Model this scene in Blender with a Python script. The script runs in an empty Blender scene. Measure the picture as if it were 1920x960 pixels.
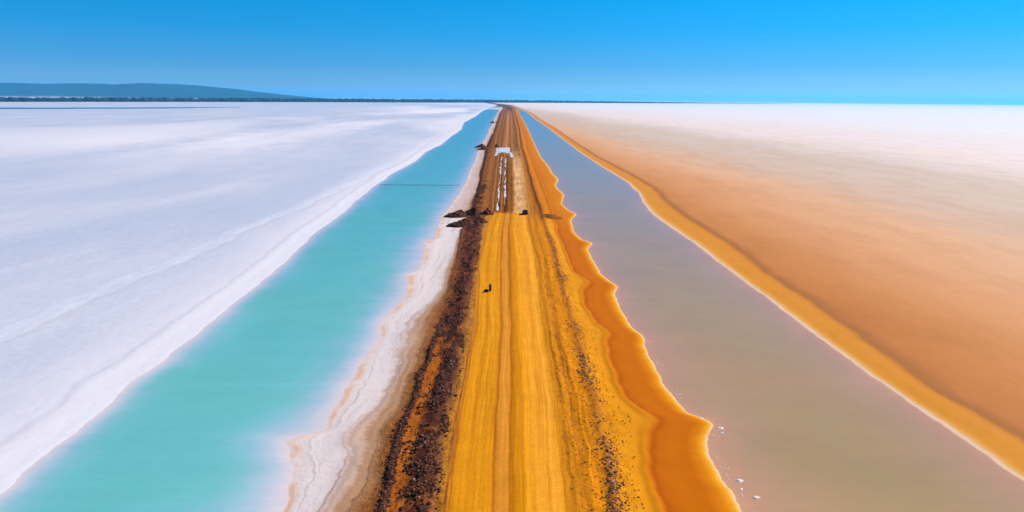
import bpy, bmesh, math, random
import numpy as np
from mathutils import Vector, noise as mnoise

scene = bpy.context.scene
COL = scene.collection
RAD = math.radians

# ---------------------------------------------------------------- camera, sky, sun, exposure
CAM_HEIGHT = 40.0
cam_data = bpy.data.cameras.new('camera')
cam = bpy.data.objects.new('camera', cam_data)
COL.objects.link(cam)
cam_data.sensor_width = 36.0
cam_data.lens = 36.0 * 1274.0 / 1920.0
cam_data.clip_start = 0.5
cam_data.clip_end = 200000.0
cam.location = (0, 0, CAM_HEIGHT)
from mathutils import Matrix
cam.rotation_euler = (Matrix.Rotation(RAD(90 - 13.015), 4, 'X') @ Matrix.Rotation(RAD(0.573), 4, 'Z')).to_euler()
scene.camera = cam

SUN_ELEVATION = 40.0
SUN_AZIMUTH = 62.0            # clockwise from +Y (the direction of view): light from the right
world = bpy.data.worlds.new('World')
scene.world = world
world.use_nodes = True
wt = world.node_tree
wt.nodes.clear()
sky = wt.nodes.new('ShaderNodeTexSky')
sky.sky_type = 'NISHITA'
sky.sun_disc = False
sky.sun_elevation = RAD(SUN_ELEVATION)
sky.sun_rotation = RAD(SUN_AZIMUTH)
sky.altitude = 0
sky.air_density = 1.0
sky.dust_density = 0.12
sky.ozone_density = 4.0
# clear saturated blue of the dry-season sky: deepens quickly above the horizon and stays so to the zenith
tc = wt.nodes.new('ShaderNodeTexCoord')
sx = wt.nodes.new('ShaderNodeSeparateXYZ')
tint = wt.nodes.new('ShaderNodeValToRGB')
for p, c in ((0.0, (.36, .56, .98, 1)), (0.045, (.13, .47, .98, 1)), (0.09, (.03, .52, 1.0, 1)), (0.13, (.0, .57, 1.0, 1)), (1.0, (.01, .52, 1.0, 1))):
    e = tint.color_ramp.elements[0] if p == 0 else (tint.color_ramp.elements[-1] if p == 1 else tint.color_ramp.elements.new(p))
    e.position = p; e.color = c
mul = wt.nodes.new('ShaderNodeMix'); mul.data_type = 'RGBA'; mul.blend_type = 'MULTIPLY'; mul.inputs[0].default_value = 1.0
bg = wt.nodes.new('ShaderNodeBackground')
bg.inputs['Strength'].default_value = 0.088
wo = wt.nodes.new('ShaderNodeOutputWorld')
wt.links.new(tc.outputs['Generated'], sx.inputs[0])
wt.links.new(sx.outputs['Z'], tint.inputs['Fac'])
wt.links.new(sky.outputs[0], mul.inputs[6])
wt.links.new(tint.outputs[0], mul.inputs[7])
wt.links.new(mul.outputs[2], bg.inputs['Color'])
wt.links.new(bg.outputs[0], wo.inputs['Surface'])

sun_data = bpy.data.lights.new('sun', 'SUN')
sun_data.energy = 4.9
sun_data.angle = RAD(0.5)
sun_data.color = (1.0, 0.95, 0.87)
sun = bpy.data.objects.new('sun', sun_data)
COL.objects.link(sun)
sd = Vector((math.sin(RAD(SUN_AZIMUTH)) * math.cos(RAD(SUN_ELEVATION)),
             math.cos(RAD(SUN_AZIMUTH)) * math.cos(RAD(SUN_ELEVATION)), math.sin(RAD(SUN_ELEVATION))))
sun.rotation_euler = sd.to_track_quat('Z', 'Y').to_euler()
sun.location = (100, 60, 120)

scene.view_settings.view_transform = 'Standard'
scene.view_settings.look = 'None'
scene.view_settings.exposure = 0.45
scene.view_settings.gamma = 1.0
scene.view_settings.use_curve_mapping = False
scene.cycles.max_bounces = 8
scene.cycles.transparent_max_bounces = 12
scene.cycles.volume_bounces = 1

# ---------------------------------------------------------------- measured ground plan (metres; x across, y along the causeway)
CURVES = {
    'shore_left': [(-52.4, 62.4), (-52.8, 69.2), (-52.6, 76.7), (-54.2, 88.6), (-53.9, 96.6), (-54, 109.1), (-54.8, 126.7), (-55.3, 146.8), (-57.1, 169.3), (-59.1, 195.4), (-59.9, 234), (-61.8, 262.6), (-63.2, 299), (-64.2, 322.1), (-65, 356.4), (-63.6, 448.4), (-67, 521.6), (-63.1, 602), (-65.9, 719.6), (-69.6, 925.2), (-83.6, 1173), (-87.6, 1660), (-99.4, 2131), (-107.7, 2821), (-110.8, 4544), (-241.7, 6329), (-607, 10702)],
    'crust_line': [(-86.7, 81), (-84.4, 105.9), (-83.6, 142.7), (-81.8, 188.7), (-78.5, 247), (-75.8, 319.5), (-74.4, 429.7), (-76.9, 611.2), (-82.3, 870.8), (-101.1, 1419), (-130.8, 2516), (-123.7, 4506), (-249.5, 6283), (-612.3, 10623)],
    'shallow': [(-27.5, 60.4), (-28.9, 68.4), (-30.9, 75), (-28.3, 83.8), (-27.1, 92.6), (-26.8, 104.5), (-27.6, 113.5), (-27.8, 125.8), (-27.3, 140.8), (-29.5, 162.2), (-29.4, 187.3), (-29.8, 225.8), (-29.2, 261.2), (-28.3, 309.2), (-29.3, 392), (-33.1, 532.7), (-36.1, 714.1), (-44.7, 1148), (-58.3, 2015), (-62.7, 3055), (-91.5, 4625), (-230.8, 6431), (-601.8, 10875)],
    'bank_left': [(-22.2, 59.7), (-22.5, 61.8), (-23.6, 67.9), (-25.3, 70.4), (-26.8, 74.2), (-24.7, 75.4), (-22.5, 76.2), (-23.3, 82.2), (-23.3, 89.9), (-22.6, 99.8), (-22.2, 110.9), (-23.7, 115.6), (-23.3, 120.5), (-21.5, 135.7), (-24.3, 153.7), (-21.9, 156.8), (-23.2, 172.6), (-24.8, 191.7), (-22.7, 194.9), (-24.1, 216.4), (-24.4, 235), (-23.1, 262.4), (-23.3, 347.8), (-27, 511.2), (-28.1, 573.6), (-28.4, 716.3), (-36.1, 1187), (-47.6, 2159), (-50.5, 3026), (-83.5, 4575), (-223.4, 6359), (-590.2, 10754)],
    'white_end': [(-19.3, 59.1), (-18.6, 61.8), (-18.1, 67.3), (-19.4, 71.6), (-20.3, 74.8), (-18.7, 79.1), (-17.5, 89), (-17.7, 98.8), (-18.8, 111.9), (-18.2, 119.3), (-14.8, 137.2), (-15.9, 163.9), (-16, 197.8), (-16.3, 221.2), (-16.5, 264.1), (-16.3, 308.4), (-20, 429.3), (-21.9, 521.6), (-26, 924.7), (-40.5, 1976), (-45.4, 2995), (-79.2, 4528), (-218.6, 6291), (-581.4, 10639)],
    'rock_outer': [(-13, 58.6), (-13, 59.6), (-13.3, 68.4), (-13.5, 78.1), (-13.4, 88.3), (-13, 103.3), (-12.9, 114.5), (-12.6, 136), (-14.2, 175.2), (-15.2, 205.3), (-14.9, 247.3), (-15.5, 305.7), (-18.9, 425.6), (-22, 544.7), (-24.3, 916.9), (-37.2, 1960), (-40.5, 2972), (-75.1, 4492), (-214.4, 6239), (-574.2, 10551)],
    'rock_mid': [(-10.2, 58.3), (-10.5, 64), (-11, 72.5), (-10.8, 83.3), (-10.7, 93.5), (-10.8, 110.4), (-10.7, 135.2), (-11.5, 174.2), (-12.5, 204.1), (-12.8, 245.8), (-14.5, 328.2), (-16.3, 445.8), (-21.6, 865.2), (-34, 1949), (-36.9, 2955), (-71.3, 4467), (-210.8, 6203), (-568.5, 10490)],
    'rock_inner': [(-7.2, 57.9), (-7.4, 63.5), (-7.7, 72), (-7.7, 82.8), (-7.5, 92.9), (-8.1, 113), (-8.2, 129.3), (-8.7, 161), (-9.3, 202.7), (-9.4, 241.7), (-11.1, 325.9), (-13.1, 442.7), (-18.2, 859.2), (-29.3, 1936), (-33.3, 2935), (-67.4, 4436), (-206.9, 6159), (-562, 10416)],
    'road_left': [(-5.9, 57.9), (-6.3, 70.1), (-6.4, 87.1), (-6, 112.6), (-6.9, 134.1), (-7.9, 163.7), (-7.9, 195.8), (-7.1, 224.6), (-6.9, 241.5), (-8, 325.7), (-9.3, 442.6), (-11.3, 602.6), (-13.5, 859.1), (-21.8, 1937), (-26.5, 2936), (-64.6, 4433), (-204.9, 6154), (-559.7, 10407)],
    'road_right': [(5.5, 58.1), (5.6, 64.7), (5.7, 76.2), (5.8, 91.9), (5.5, 105.2), (5.5, 113.3), (5.6, 137), (5.6, 164.3), (5, 189.4), (4.7, 225.3), (5.6, 242.3), (6.1, 326.9), (5.6, 444.2), (4.6, 605), (4.4, 863.1), (0.5, 1948), (-6.3, 2951), (-56.6, 4443), (-199.5, 6163), (-554.7, 10422)],
    'rock_right': [(10.1, 58.5), (10.5, 64.2), (11.3, 70.9), (10.8, 74.7), (11, 85.5), (11, 99.6), (11.1, 110.8), (11, 135.7), (11.1, 179.4), (10.8, 203.1), (10.1, 249.2), (9.2, 318.7), (8.4, 447.4), (7.4, 562.1), (8.4, 1026), (5.4, 2124), (0.5, 2976), (-50.9, 4478), (-196.7, 6210), (-554.6, 10501)],
    'scarp': [(15.6, 59.6), (15.6, 63.4), (15.8, 67.4), (16.2, 71.7), (17.3, 76.1), (19.4, 79.1), (17.9, 81.7), (16.1, 85.2), (15.6, 91.9), (15.5, 99.6), (16.3, 108), (17.7, 111.5), (15.5, 118), (14.7, 128.5), (15.5, 139.3), (18.4, 145.5), (14.7, 154.8), (14.6, 172.1), (14.1, 192), (14.4, 222.7), (14.8, 271.7), (14.1, 335.2), (13.5, 418.2), (12.9, 553.8), (13.7, 815.9), (12.9, 1795), (7.5, 3031), (-44.8, 4561), (-195.4, 6321), (-559.7, 10690)],
    'bank_right': [(23.2, 60.5), (23.2, 65.6), (23.1, 70.6), (24, 75.7), (25.9, 78.8), (25.1, 81.1), (23, 82.2), (22.4, 89), (22.1, 96.9), (22.5, 107.2), (23.1, 112.2), (21.8, 117), (21.6, 127.9), (21.8, 138.4), (23.6, 144.8), (21.2, 152.6), (20.5, 167.4), (20.7, 183.1), (23.2, 191.1), (20.7, 194.7), (19.3, 206.9), (20, 227.9), (23.1, 240.1), (20.3, 250.8), (19.5, 265.3), (22.3, 291.5), (20.4, 320.8), (23.6, 352), (22.2, 375), (21.6, 417.4), (19.4, 488), (20, 600.5), (19.8, 756.2), (19.9, 1204), (17.3, 1820), (12.6, 2621), (-41.9, 4623), (-195.5, 6405), (-564.6, 10832)],
    'shore_right': [(55.8, 61.3), (56, 66.7), (55.6, 70.6), (55.2, 77.3), (54.7, 86.1), (54.1, 96.5), (53.8, 110.7), (53.5, 132.6), (52.7, 156.3), (52.4, 192.5), (51, 223.5), (50.3, 239.5), (52.4, 270.3), (55.7, 300.8), (57.4, 338.6), (55, 407.7), (52.4, 521.3), (50.6, 820.8), (48.4, 1111), (43.7, 1439), (42.8, 2040), (34.9, 2635), (-13.7, 4655), (-176.8, 6436), (-547.4, 10885)],
    'orange_outer': [(62, 61.7), (62.3, 75.4), (62.2, 78.7), (60.7, 88.8), (60.7, 105.6), (61.4, 127.7), (61, 165.2), (63, 191.8), (61.2, 226.8), (61.2, 243.3), (62.6, 275.2), (65.7, 316.4), (65.2, 360.8), (60.4, 489.9), (58.6, 758.7), (58, 1022), (53.9, 1360), (53.1, 1958), (42.8, 2624), (-2.9, 4638), (-168.6, 6407), (-537.5, 10836)],
}


CURVE_Z = {'far_left': 0.35, 'crust_line': 0.22, 'shore_left': 0.0, 'lagoon_mid': -1.6, 'shallow': -0.38, 'bank_left': 0.0,
           'white_end': 0.45, 'rock_outer': 0.8, 'rock_mid': 1.05, 'rock_inner': 1.35, 'road_left': 1.4,
           'road_right': 1.4, 'rock_right': 1.15, 'scarp': 0.5, 'bank_right': 0.0, 'channel_mid': -0.7,
           'shore_right': 0.0, 'orange_outer': 0.25, 'far_right': 0.4}

rng = np.random.default_rng(7)
random.seed(7)
_lat = rng.random((256, 256))


def vnoise(x, y):
    """smooth lattice noise, -1..1"""
    x = np.asarray(x, float); y = np.asarray(y, float)
    xi = np.floor(x).astype(int); yi = np.floor(y).astype(int)
    fx = x - xi; fy = y - yi
    fx = fx * fx * (3 - 2 * fx); fy = fy * fy * (3 - 2 * fy)
    a = _lat[xi % 256, yi % 256]; b = _lat[(xi + 1) % 256, yi % 256]
    c = _lat[xi % 256, (yi + 1) % 256]; d = _lat[(xi + 1) % 256, (yi + 1) % 256]
    return ((a * (1 - fx) + b * fx) * (1 - fy) + (c * (1 - fx) + d * fx) * fy) * 2 - 1


def fbm(x, y, octaves=4):
    s = 0; a = 1.0
    for o in range(octaves):
        s = s + a * vnoise(np.asarray(x) * 2 ** o + 17 * o, np.asarray(y) * 2 ** o + 31 * o); a *= 0.5
    return s


def sstep(a, b, x):
    t = np.clip((np.asarray(x, float) - a) / (b - a), 0, 1)
    return t * t * (3 - 2 * t)


# rows: close together near the camera, spreading towards the horizon
ROWS = np.concatenate([np.arange(-160, 52, 12.0), 51000.0 / np.arange(960, 40, -1.5), 51000.0 / np.arange(40, 1.2, -0.4)])


def curve_x(name, y):
    y = np.asarray(y, float)
    if name == 'far_left':
        return -(1.7 * np.maximum(y, 0) + 700)
    if name == 'far_right':
        return 1.7 * np.maximum(y, 0) + 700
    if name == 'lagoon_mid':
        return 0.55 * curve_x('shore_left', y) + 0.45 * curve_x('shallow', y)
    if name == 'channel_mid':
        return 0.5 * (curve_x('bank_right', y) + curve_x('shore_right', y))
    p = np.array(CURVES[name])
    x = sum(np.interp(y * (1 + q * .009), p[:, 1], p[:, 0]) for q in (-1, -.5, 0, .5, 1)) / 5
    # small natural wander of every line
    amp = {'bank_left': .45, 'white_end': .6, 'bank_right': .22, 'scarp': .35, 'shore_left': .35, 'shore_right': .25,
           'rock_outer': .3, 'rock_mid': .3, 'rock_inner': .25, 'road_left': .12, 'road_right': .12,
           'orange_outer': .5, 'crust_line': 1.2}.get(name, .2)
    s = (len(name) * 7.3) % 50
    fade = 1 + sstep(250, 900, y) * 1.5
    fine = {'bank_left': .22, 'bank_right': .13, 'scarp': .12, 'shore_left': .12, 'shore_right': .1}.get(name, .05)
    return x + amp * fade * fbm(y / (7.0 * fade) + s, s + 0 * y, 3) + fine * fbm(y / 1.3 + s, s + 5 + 0 * y, 3) * sstep(400, 150, y)


def curve_z(name, y):
    y = np.asarray(y, float)
    z = np.full(y.shape, CURVE_Z[name])
    if name in ('lagoon_mid', 'shallow', 'shore_left', 'bank_left'):
        e = sstep(2350, 2750, y); z = z * (1 - e) + 0.12 * e
    if name in ('channel_mid', 'shore_right', 'bank_right'):
        e = sstep(2150, 2500, y); z = z * (1 - e) + 0.12 * e
    if CURVE_Z[name] > 0.5:
        e = sstep(2500, 5000, y); z = z * (1 - 0.55 * e)
    return z


def mesh_from(name, verts, faces, mats, parent=None, smooth=False):
    me = bpy.data.meshes.new(name)
    me.from_pydata([tuple(v) for v in verts], [], [tuple(f) for f in faces])
    if not isinstance(mats, (list, tuple)):
        mats = [mats]
    for m in mats:
        me.materials.append(m)
    if smooth:
        me.polygons.foreach_set('use_smooth', [True] * len(me.polygons))
    o = bpy.data.objects.new(name, me)
    COL.objects.link(o)
    if parent:
        o.parent = parent
    return o


def big_mesh(name, V, Q, mat, attrs=None, smooth=True, parent=None):
    """numpy vertices (n,3) and equal-sided faces (m,k) to one mesh object"""
    me = bpy.data.meshes.new(name)
    k = Q.shape[1]
    me.vertices.add(len(V)); me.vertices.foreach_set('co', V.astype(np.float32).ravel())
    me.loops.add(Q.size); me.loops.foreach_set('vertex_index', Q.astype(np.int32).ravel())
    me.polygons.add(len(Q))
    me.polygons.foreach_set('loop_start', np.arange(0, Q.size, k, dtype=np.int32))
    me.polygons.foreach_set('use_smooth', np.full(len(Q), smooth))
    for an, arr in (attrs or {}).items():
        at = me.attributes.new(an, 'FLOAT', 'POINT')
        at.data.foreach_set('value', np.asarray(arr, np.float32).ravel())
    me.update(calc_edges=True); me.validate()
    me.materials.append(mat)
    o = bpy.data.objects.new(name, me)
    COL.objects.link(o)
    if parent:
        o.parent = parent
    return o


def grid_faces(nr, nc):
    i = np.arange(nr - 1)[:, None] * nc + np.arange(nc - 1)[None, :]
    i = i.ravel()
    return np.stack([i, i + 1, i + nc + 1, i + nc], 1)


def tag(o, label=None, cat=None, group=None, kind=None):
    if label: o['label'] = label
    if cat: o['category'] = cat
    if group: o['group'] = group
    if kind: o['kind'] = kind
    return o


# ---------------------------------------------------------------- materials
def lin(r, g, b, k=1.0):
    f = lambda c: (c / 255 / 12.92) if c / 255 <= 0.04045 else ((c / 255 + 0.055) / 1.055) ** 2.4
    return (f(r) / k, f(g) / k, f(b) / k, 1.0)


K = 1.36     # how much brighter than its base colour a flat sunlit surface comes out in this daylight


def pc(r, g, b):
    return lin(r, g, b, K)


class Mat:
    def __init__(self, name):
        self.m = bpy.data.materials.new(name); self.m.use_nodes = True
        self.t = self.m.node_tree; self.t.nodes.clear()
        self.out = self.t.nodes.new('ShaderNodeOutputMaterial')

    def n(self, kind, **kw):
        nd = self.t.nodes.new('ShaderNode' + kind)
        for k, v in kw.items():
            if k.startswith('p_'):
                setattr(nd, k[2:], v)
        for k, v in kw.items():
            if not k.startswith('p_'):
                self.put(nd, int(k[1:]) if k[0] == 'i' and k[1:].isdigit() else k.replace('_', ' '), v)
        return nd

    def put(self, nd, key, v):
        if isinstance(v, bpy.types.NodeSocket):
            self.t.links.new(v, nd.inputs[key])
        elif isinstance(v, bpy.types.Node):
            self.t.links.new(v.outputs[0], nd.inputs[key])
        else:
            nd.inputs[key].default_value = v

    def attr(self, name):
        return self.n('Attribute', p_attribute_name=name).outputs['Fac']

    def math(self, op, a, b=0.0, c=0.0, clamp=False):
        return self.n('Math', p_operation=op, p_use_clamp=clamp, i0=a, i1=b, i2=c).outputs[0]

    def pos(self):
        return self.n('NewGeometry').outputs['Position']

    def xyz(self):
        s = self.n('SeparateXYZ', i0=self.pos())
        return s.outputs

    def vec(self, x, y, z=0.0):
        return self.n('CombineXYZ', i0=x, i1=y, i2=z).outputs[0]

    def noise(self, vec, scale, detail=4, rough=.55, dist=0.0):
        return self.n('TexNoise', Vector=vec, Scale=scale, Detail=detail, Roughness=rough, Distortion=dist).outputs['Fac']

    def scaled(self, sx, sy, sz=1.0):
        return self.n('VectorMath', p_operation='MULTIPLY', i0=self.pos(), i1=(sx, sy, sz)).outputs[0]

    def ramp(self, fac, stops, interp='LINEAR'):
        r = self.n('ValToRGB'); cr = r.color_ramp; cr.interpolation = interp
        stops = sorted(stops, key=lambda s: s[0])
        while len(cr.elements) < len(stops):
            cr.elements.new(0.5)
        for e, (p, c) in zip(cr.elements, stops):
            e.position = min(max(p, 0), 1)
        for e, (p, c) in zip(cr.elements, stops):
            e.color = c if len(c) == 4 else (*c, 1)
        self.put(r, 'Fac', fac)
        return r.outputs[0]

    def mr(self, v, a, b, c=0.0, d=1.0, smooth=True):
        return self.n('MapRange', p_interpolation_type='SMOOTHSTEP' if smooth else 'LINEAR', Value=v, i1=a, i2=b, i3=c, i4=d).outputs[0]

    def mix(self, f, a, b, blend='MIX'):
        nd = self.n('Mix', p_data_type='RGBA', p_blend_type=blend)
        self.put(nd, 0, f); self.put(nd, 6, a); self.put(nd, 7, b)
        return nd.outputs[2]

    def bump(self, h, dist=0.1, strength=1.0):
        return self.n('Bump', Height=h, Distance=dist, Strength=strength).outputs[0]

    def principled(self, col, rough=0.9, normal=None, spec=0.15, **kw):
        p = self.n('BsdfPrincipled', Base_Color=col, Roughness=rough, **kw)
        p.inputs['Specular IOR Level'].default_value = spec
        if normal is not None:
            self.put(p, 'Normal', normal)
        self.t.links.new(p.outputs[0], self.out.inputs['Surface'])
        return self.m


def ramp_u(M, u, stops, n=11.0):
    return M.ramp(M.math('DIVIDE', u, n), [(p / n, pc(*c)) for p, c in stops])


# --- left embankment: u counts the lines 0 lagoon_mid .. 7 road_left
def make_bank_left():
    M = Mat('bank_earth_and_salt')
    X = M.xyz(); y = X['Y']
    big = M.noise(M.pos(), 0.22, 6, .6)
    fine = M.noise(M.pos(), 1.6, 6, .65)
    u = M.math('ADD', M.attr('u'), M.math('MULTIPLY', M.math('SUBTRACT', big, .5), M.mr(M.attr('u'), 1.9, 3.2, .12, .62)))
    u = M.math('ADD', u, M.math('MULTIPLY', M.math('SUBTRACT', fine, .5), M.mr(M.attr('u'), 1.9, 3.2, .12, .35)))
    salt = [(0, (200, 210, 212)), (1.0, (216, 212, 214)), (1.8, (238, 216, 208)), (2.0, (236, 204, 186)), (2.1, (232, 182, 148)),
            (2.19, (238, 208, 192)), (2.35, (242, 226, 218)), (2.6, (240, 222, 214)), (2.9, (234, 216, 208)), (3.08, (220, 192, 176)), (3.18, (198, 164, 144)),
            (3.3, (216, 182, 156)), (3.44, (190, 142, 106)), (3.58, (202, 152, 112)), (3.76, (176, 116, 66)), (3.92, (168, 100, 44))]
    near = ramp_u(M, u, salt + [(4.03, (112, 62, 36)), (4.25, (92, 48, 32)), (4.42, (178, 96, 30)), (4.85, (190, 104, 26)), (5.05, (122, 62, 32)),
                                (5.4, (88, 44, 32)), (5.75, (104, 60, 44)), (6.0, (158, 100, 50)), (6.3, (196, 130, 42)), (6.65, (196, 122, 30)),
                                (6.85, (140, 80, 36)), (7.0, (196, 124, 24))], 7.0)
    midr = ramp_u(M, u, [s for s in salt if s[0] < 3.3] + [(3.3, (206, 164, 130)), (3.7, (176, 112, 62)), (4.0, (146, 84, 42)), (4.5, (112, 58, 36)), (5.0, (98, 50, 36)),
                                (5.6, (100, 54, 40)), (6.0, (140, 82, 40)), (6.35, (200, 134, 56)), (6.7, (190, 118, 34)), (7.0, (196, 124, 24))], 7.0)
    farr = ramp_u(M, u, [s for s in salt if s[0] < 2.1] + [(2.2, (226, 196, 182)), (2.7, (220, 190, 175)), (3.2, (200, 152, 116)), (3.8, (160, 96, 52)),
                                (4.0, (86, 44, 28)), (4.5, (98, 52, 28)), (5.0, (158, 94, 36)), (6.0, (164, 98, 34)), (6.6, (132, 76, 36)), (7.0, (176, 110, 40))], 7.0)
    yj = M.math('ADD', y, M.math('MULTIPLY', M.math('SUBTRACT', fine, .5), 12.0))
    col = M.mix(M.mr(yj, 98, 118), near, midr)
    col = M.mix(M.mr(yj, 224, 240), col, farr)
    # far out the trampled earth is uniformly dark brown
    col = M.mix(M.mr(y, 2600, 4200), col, pc(96, 62, 56))
    bw = M.noise(M.pos(), .12, 4, .6)
    edge = M.math('MULTIPLY', M.math('MULTIPLY', M.mr(u, 1.95, 2.08), M.mr(u, 2.3, 2.18)), M.mr(bw, .56, .4))
    col = M.mix(M.math('MULTIPLY', edge, .85), col, pc(238, 220, 212))
    # strata lines along the drying shore
    uu = M.math('ADD', M.attr('u'), M.math('MULTIPLY', M.math('SUBTRACT', big, .5), 0.5))
    lines = M.noise(M.vec(M.math('MULTIPLY', uu, 9.0), M.math('MULTIPLY', y, 0.02)), 1.0, 3, .6)
    zone = M.math('MULTIPLY', M.mr(uu, 2.0, 2.6), M.mr(uu, 4.1, 3.7))
    st = M.ramp(lines, [(.32, (.55, .47, .42, 1)), (.47, (1, 1, 1, 1)), (.62, (1.0, .98, .95, 1)), (.75, (.75, .66, .6, 1))])
    col = M.mix(M.math('MULTIPLY', zone, .75), col, M.mix(1.0, col, st, 'MULTIPLY'))
    # speckle of stony dirt
    sp = M.noise(M.pos(), 3.2, 5, .75)
    cl = M.noise(M.scaled(.45, .3), 1.0, 4, .6, .5)
    zc = M.math('MULTIPLY', M.mr(uu, 4.4, 4.9), M.mr(uu, 6.7, 6.2))
    col = M.mix(M.math('MULTIPLY', M.math('MULTIPLY', zc, M.mr(cl, .5, .64)), M.mr(y, 330, 230, 0.0, .75)), col, pc(172, 98, 40))
    zone2 = M.math('MULTIPLY', M.mr(uu, 3.5, 4.0), M.mr(uu, 6.95, 6.4))
    spk = M.ramp(sp, [(.36, (.45, .38, .36, 1)), (.5, (1, 1, 1, 1)), (.66, (1.35, 1.3, 1.2, 1))])
    col = M.mix(M.math('MULTIPLY', zone2, .8), col, M.mix(1.0, col, spk, 'MULTIPLY'))
    h = M.math('ADD', M.noise(M.pos(), 1.1, 8, .65), M.math('MULTIPLY', sp, .4))
    return M.principled(col, .95, M.bump(M.math('MULTIPLY', h, M.math('ADD', .25, zone2)), .3), .04)


# --- right embankment: u 0 road_right, 1 rock_right, 2 scarp, 3 bank_right, 4 channel_mid
def make_bank_right():
    M = Mat('bank_ochre_sand')
    X = M.xyz(); y = X['Y']
    big = M.noise(M.pos(), 0.2, 5, .55)
    fine = M.noise(M.pos(), 1.5, 6, .65)
    ub = M.attr('u')
    beach = M.mr(ub, 1.5, 1.9)       # the wet beach has clean lines, the dirt above it ragged ones
    j = M.math('MULTIPLY', M.math('SUBTRACT', fine, .5), M.math('SUBTRACT', .5, M.math('MULTIPLY', beach, .42)))
    u = M.math('ADD', ub, j)
    u = M.math('ADD', u, M.math('MULTIPLY', M.math('SUBTRACT', big, .5), M.math('SUBTRACT', .3, M.math('MULTIPLY', beach, .24))))
    shore = [(1.55, (228, 146, 18)), (1.82, (222, 136, 14)), (1.93, (200, 110, 8)), (2.02, (180, 86, 3)), (2.12, (198, 102, 3)), (2.35, (204, 108, 3)),
             (2.62, (200, 103, 2)), (2.8, (220, 128, 6)), (2.91, (242, 160, 30)), (2.965, (250, 192, 96)), (3.0, (250, 212, 168)), (3.04, (206, 146, 116)), (3.3, (190, 134, 106)),
             (3.6, (168, 146, 122)), (4, (156, 148, 122))]
    near = ramp_u(M, u, [(0, (226, 144, 18)), (.12, (204, 124, 20)), (.25, (232, 146, 12)), (.4, (204, 120, 18)), (.6, (240, 148, 8)), (.88, (230, 138, 12)),
                         (1.0, (176, 106, 34)), (1.1, (206, 128, 22)), (1.3, (232, 148, 14))] + shore, 4.0)
    farr = ramp_u(M, u, [(0, (206, 140, 60)), (.25, (196, 122, 36)), (.55, (190, 110, 24)), (.8, (160, 88, 22)), (1.0, (104, 56, 26)), (1.15, (176, 100, 18)),
                         (1.3, (206, 120, 10)), (1.6, (210, 122, 6)), (1.95, (196, 104, 6)), (2.2, (210, 118, 6)), (2.7, (216, 126, 12))] + [s for s in shore if s[0] > 2.75], 4.0)
    yj = M.math('ADD', y, M.math('MULTIPLY', M.math('SUBTRACT', fine, .5), 14.0))
    col = M.mix(M.mr(yj, 205, 245), near, farr)
    col = M.mix(M.mr(y, 2500, 4000), col, pc(120, 78, 60))
    sp = M.noise(M.pos(), 3.0, 5, .75)
    zone = M.math('MULTIPLY', M.mr(ub, 0.1, .6), M.mr(ub, 1.75, 1.2))
    spk = M.ramp(sp, [(.36, (.6, .52, .46, 1)), (.48, (1, 1, 1, 1)), (.66, (1.22, 1.18, 1.12, 1))])
    col = M.mix(M.math('MULTIPLY', zone, .6), col, M.mix(1.0, col, spk, 'MULTIPLY'))
    # tyre marks in the shoulder
    tr = M.noise(M.vec(M.math('MULTIPLY', ub, 14.0), M.math('MULTIPLY', y, 0.035)), 1.0, 3, .6)
    trz = M.math('MULTIPLY', M.mr(ub, 1.0, .5), .85)
    col = M.mix(trz, col, M.mix(1.0, col, M.ramp(tr, [(.36, (.55, .5, .45, 1)), (.5, (1, 1, 1, 1))]), 'MULTIPLY'))
    soft = M.noise(M.pos(), .5, 5, .6)
    col = M.mix(.35, col, M.mix(1.0, col, M.ramp(soft, [(.3, (.8, .78, .75, 1)), (.7, (1.15, 1.15, 1.15, 1))]), 'MULTIPLY'))
    h = M.math('MULTIPLY', M.noise(M.pos(), 1.1, 8, .65), M.math('ADD', .12, zone))
    return M.principled(col, .95, M.bump(h, .25), .03)


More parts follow.
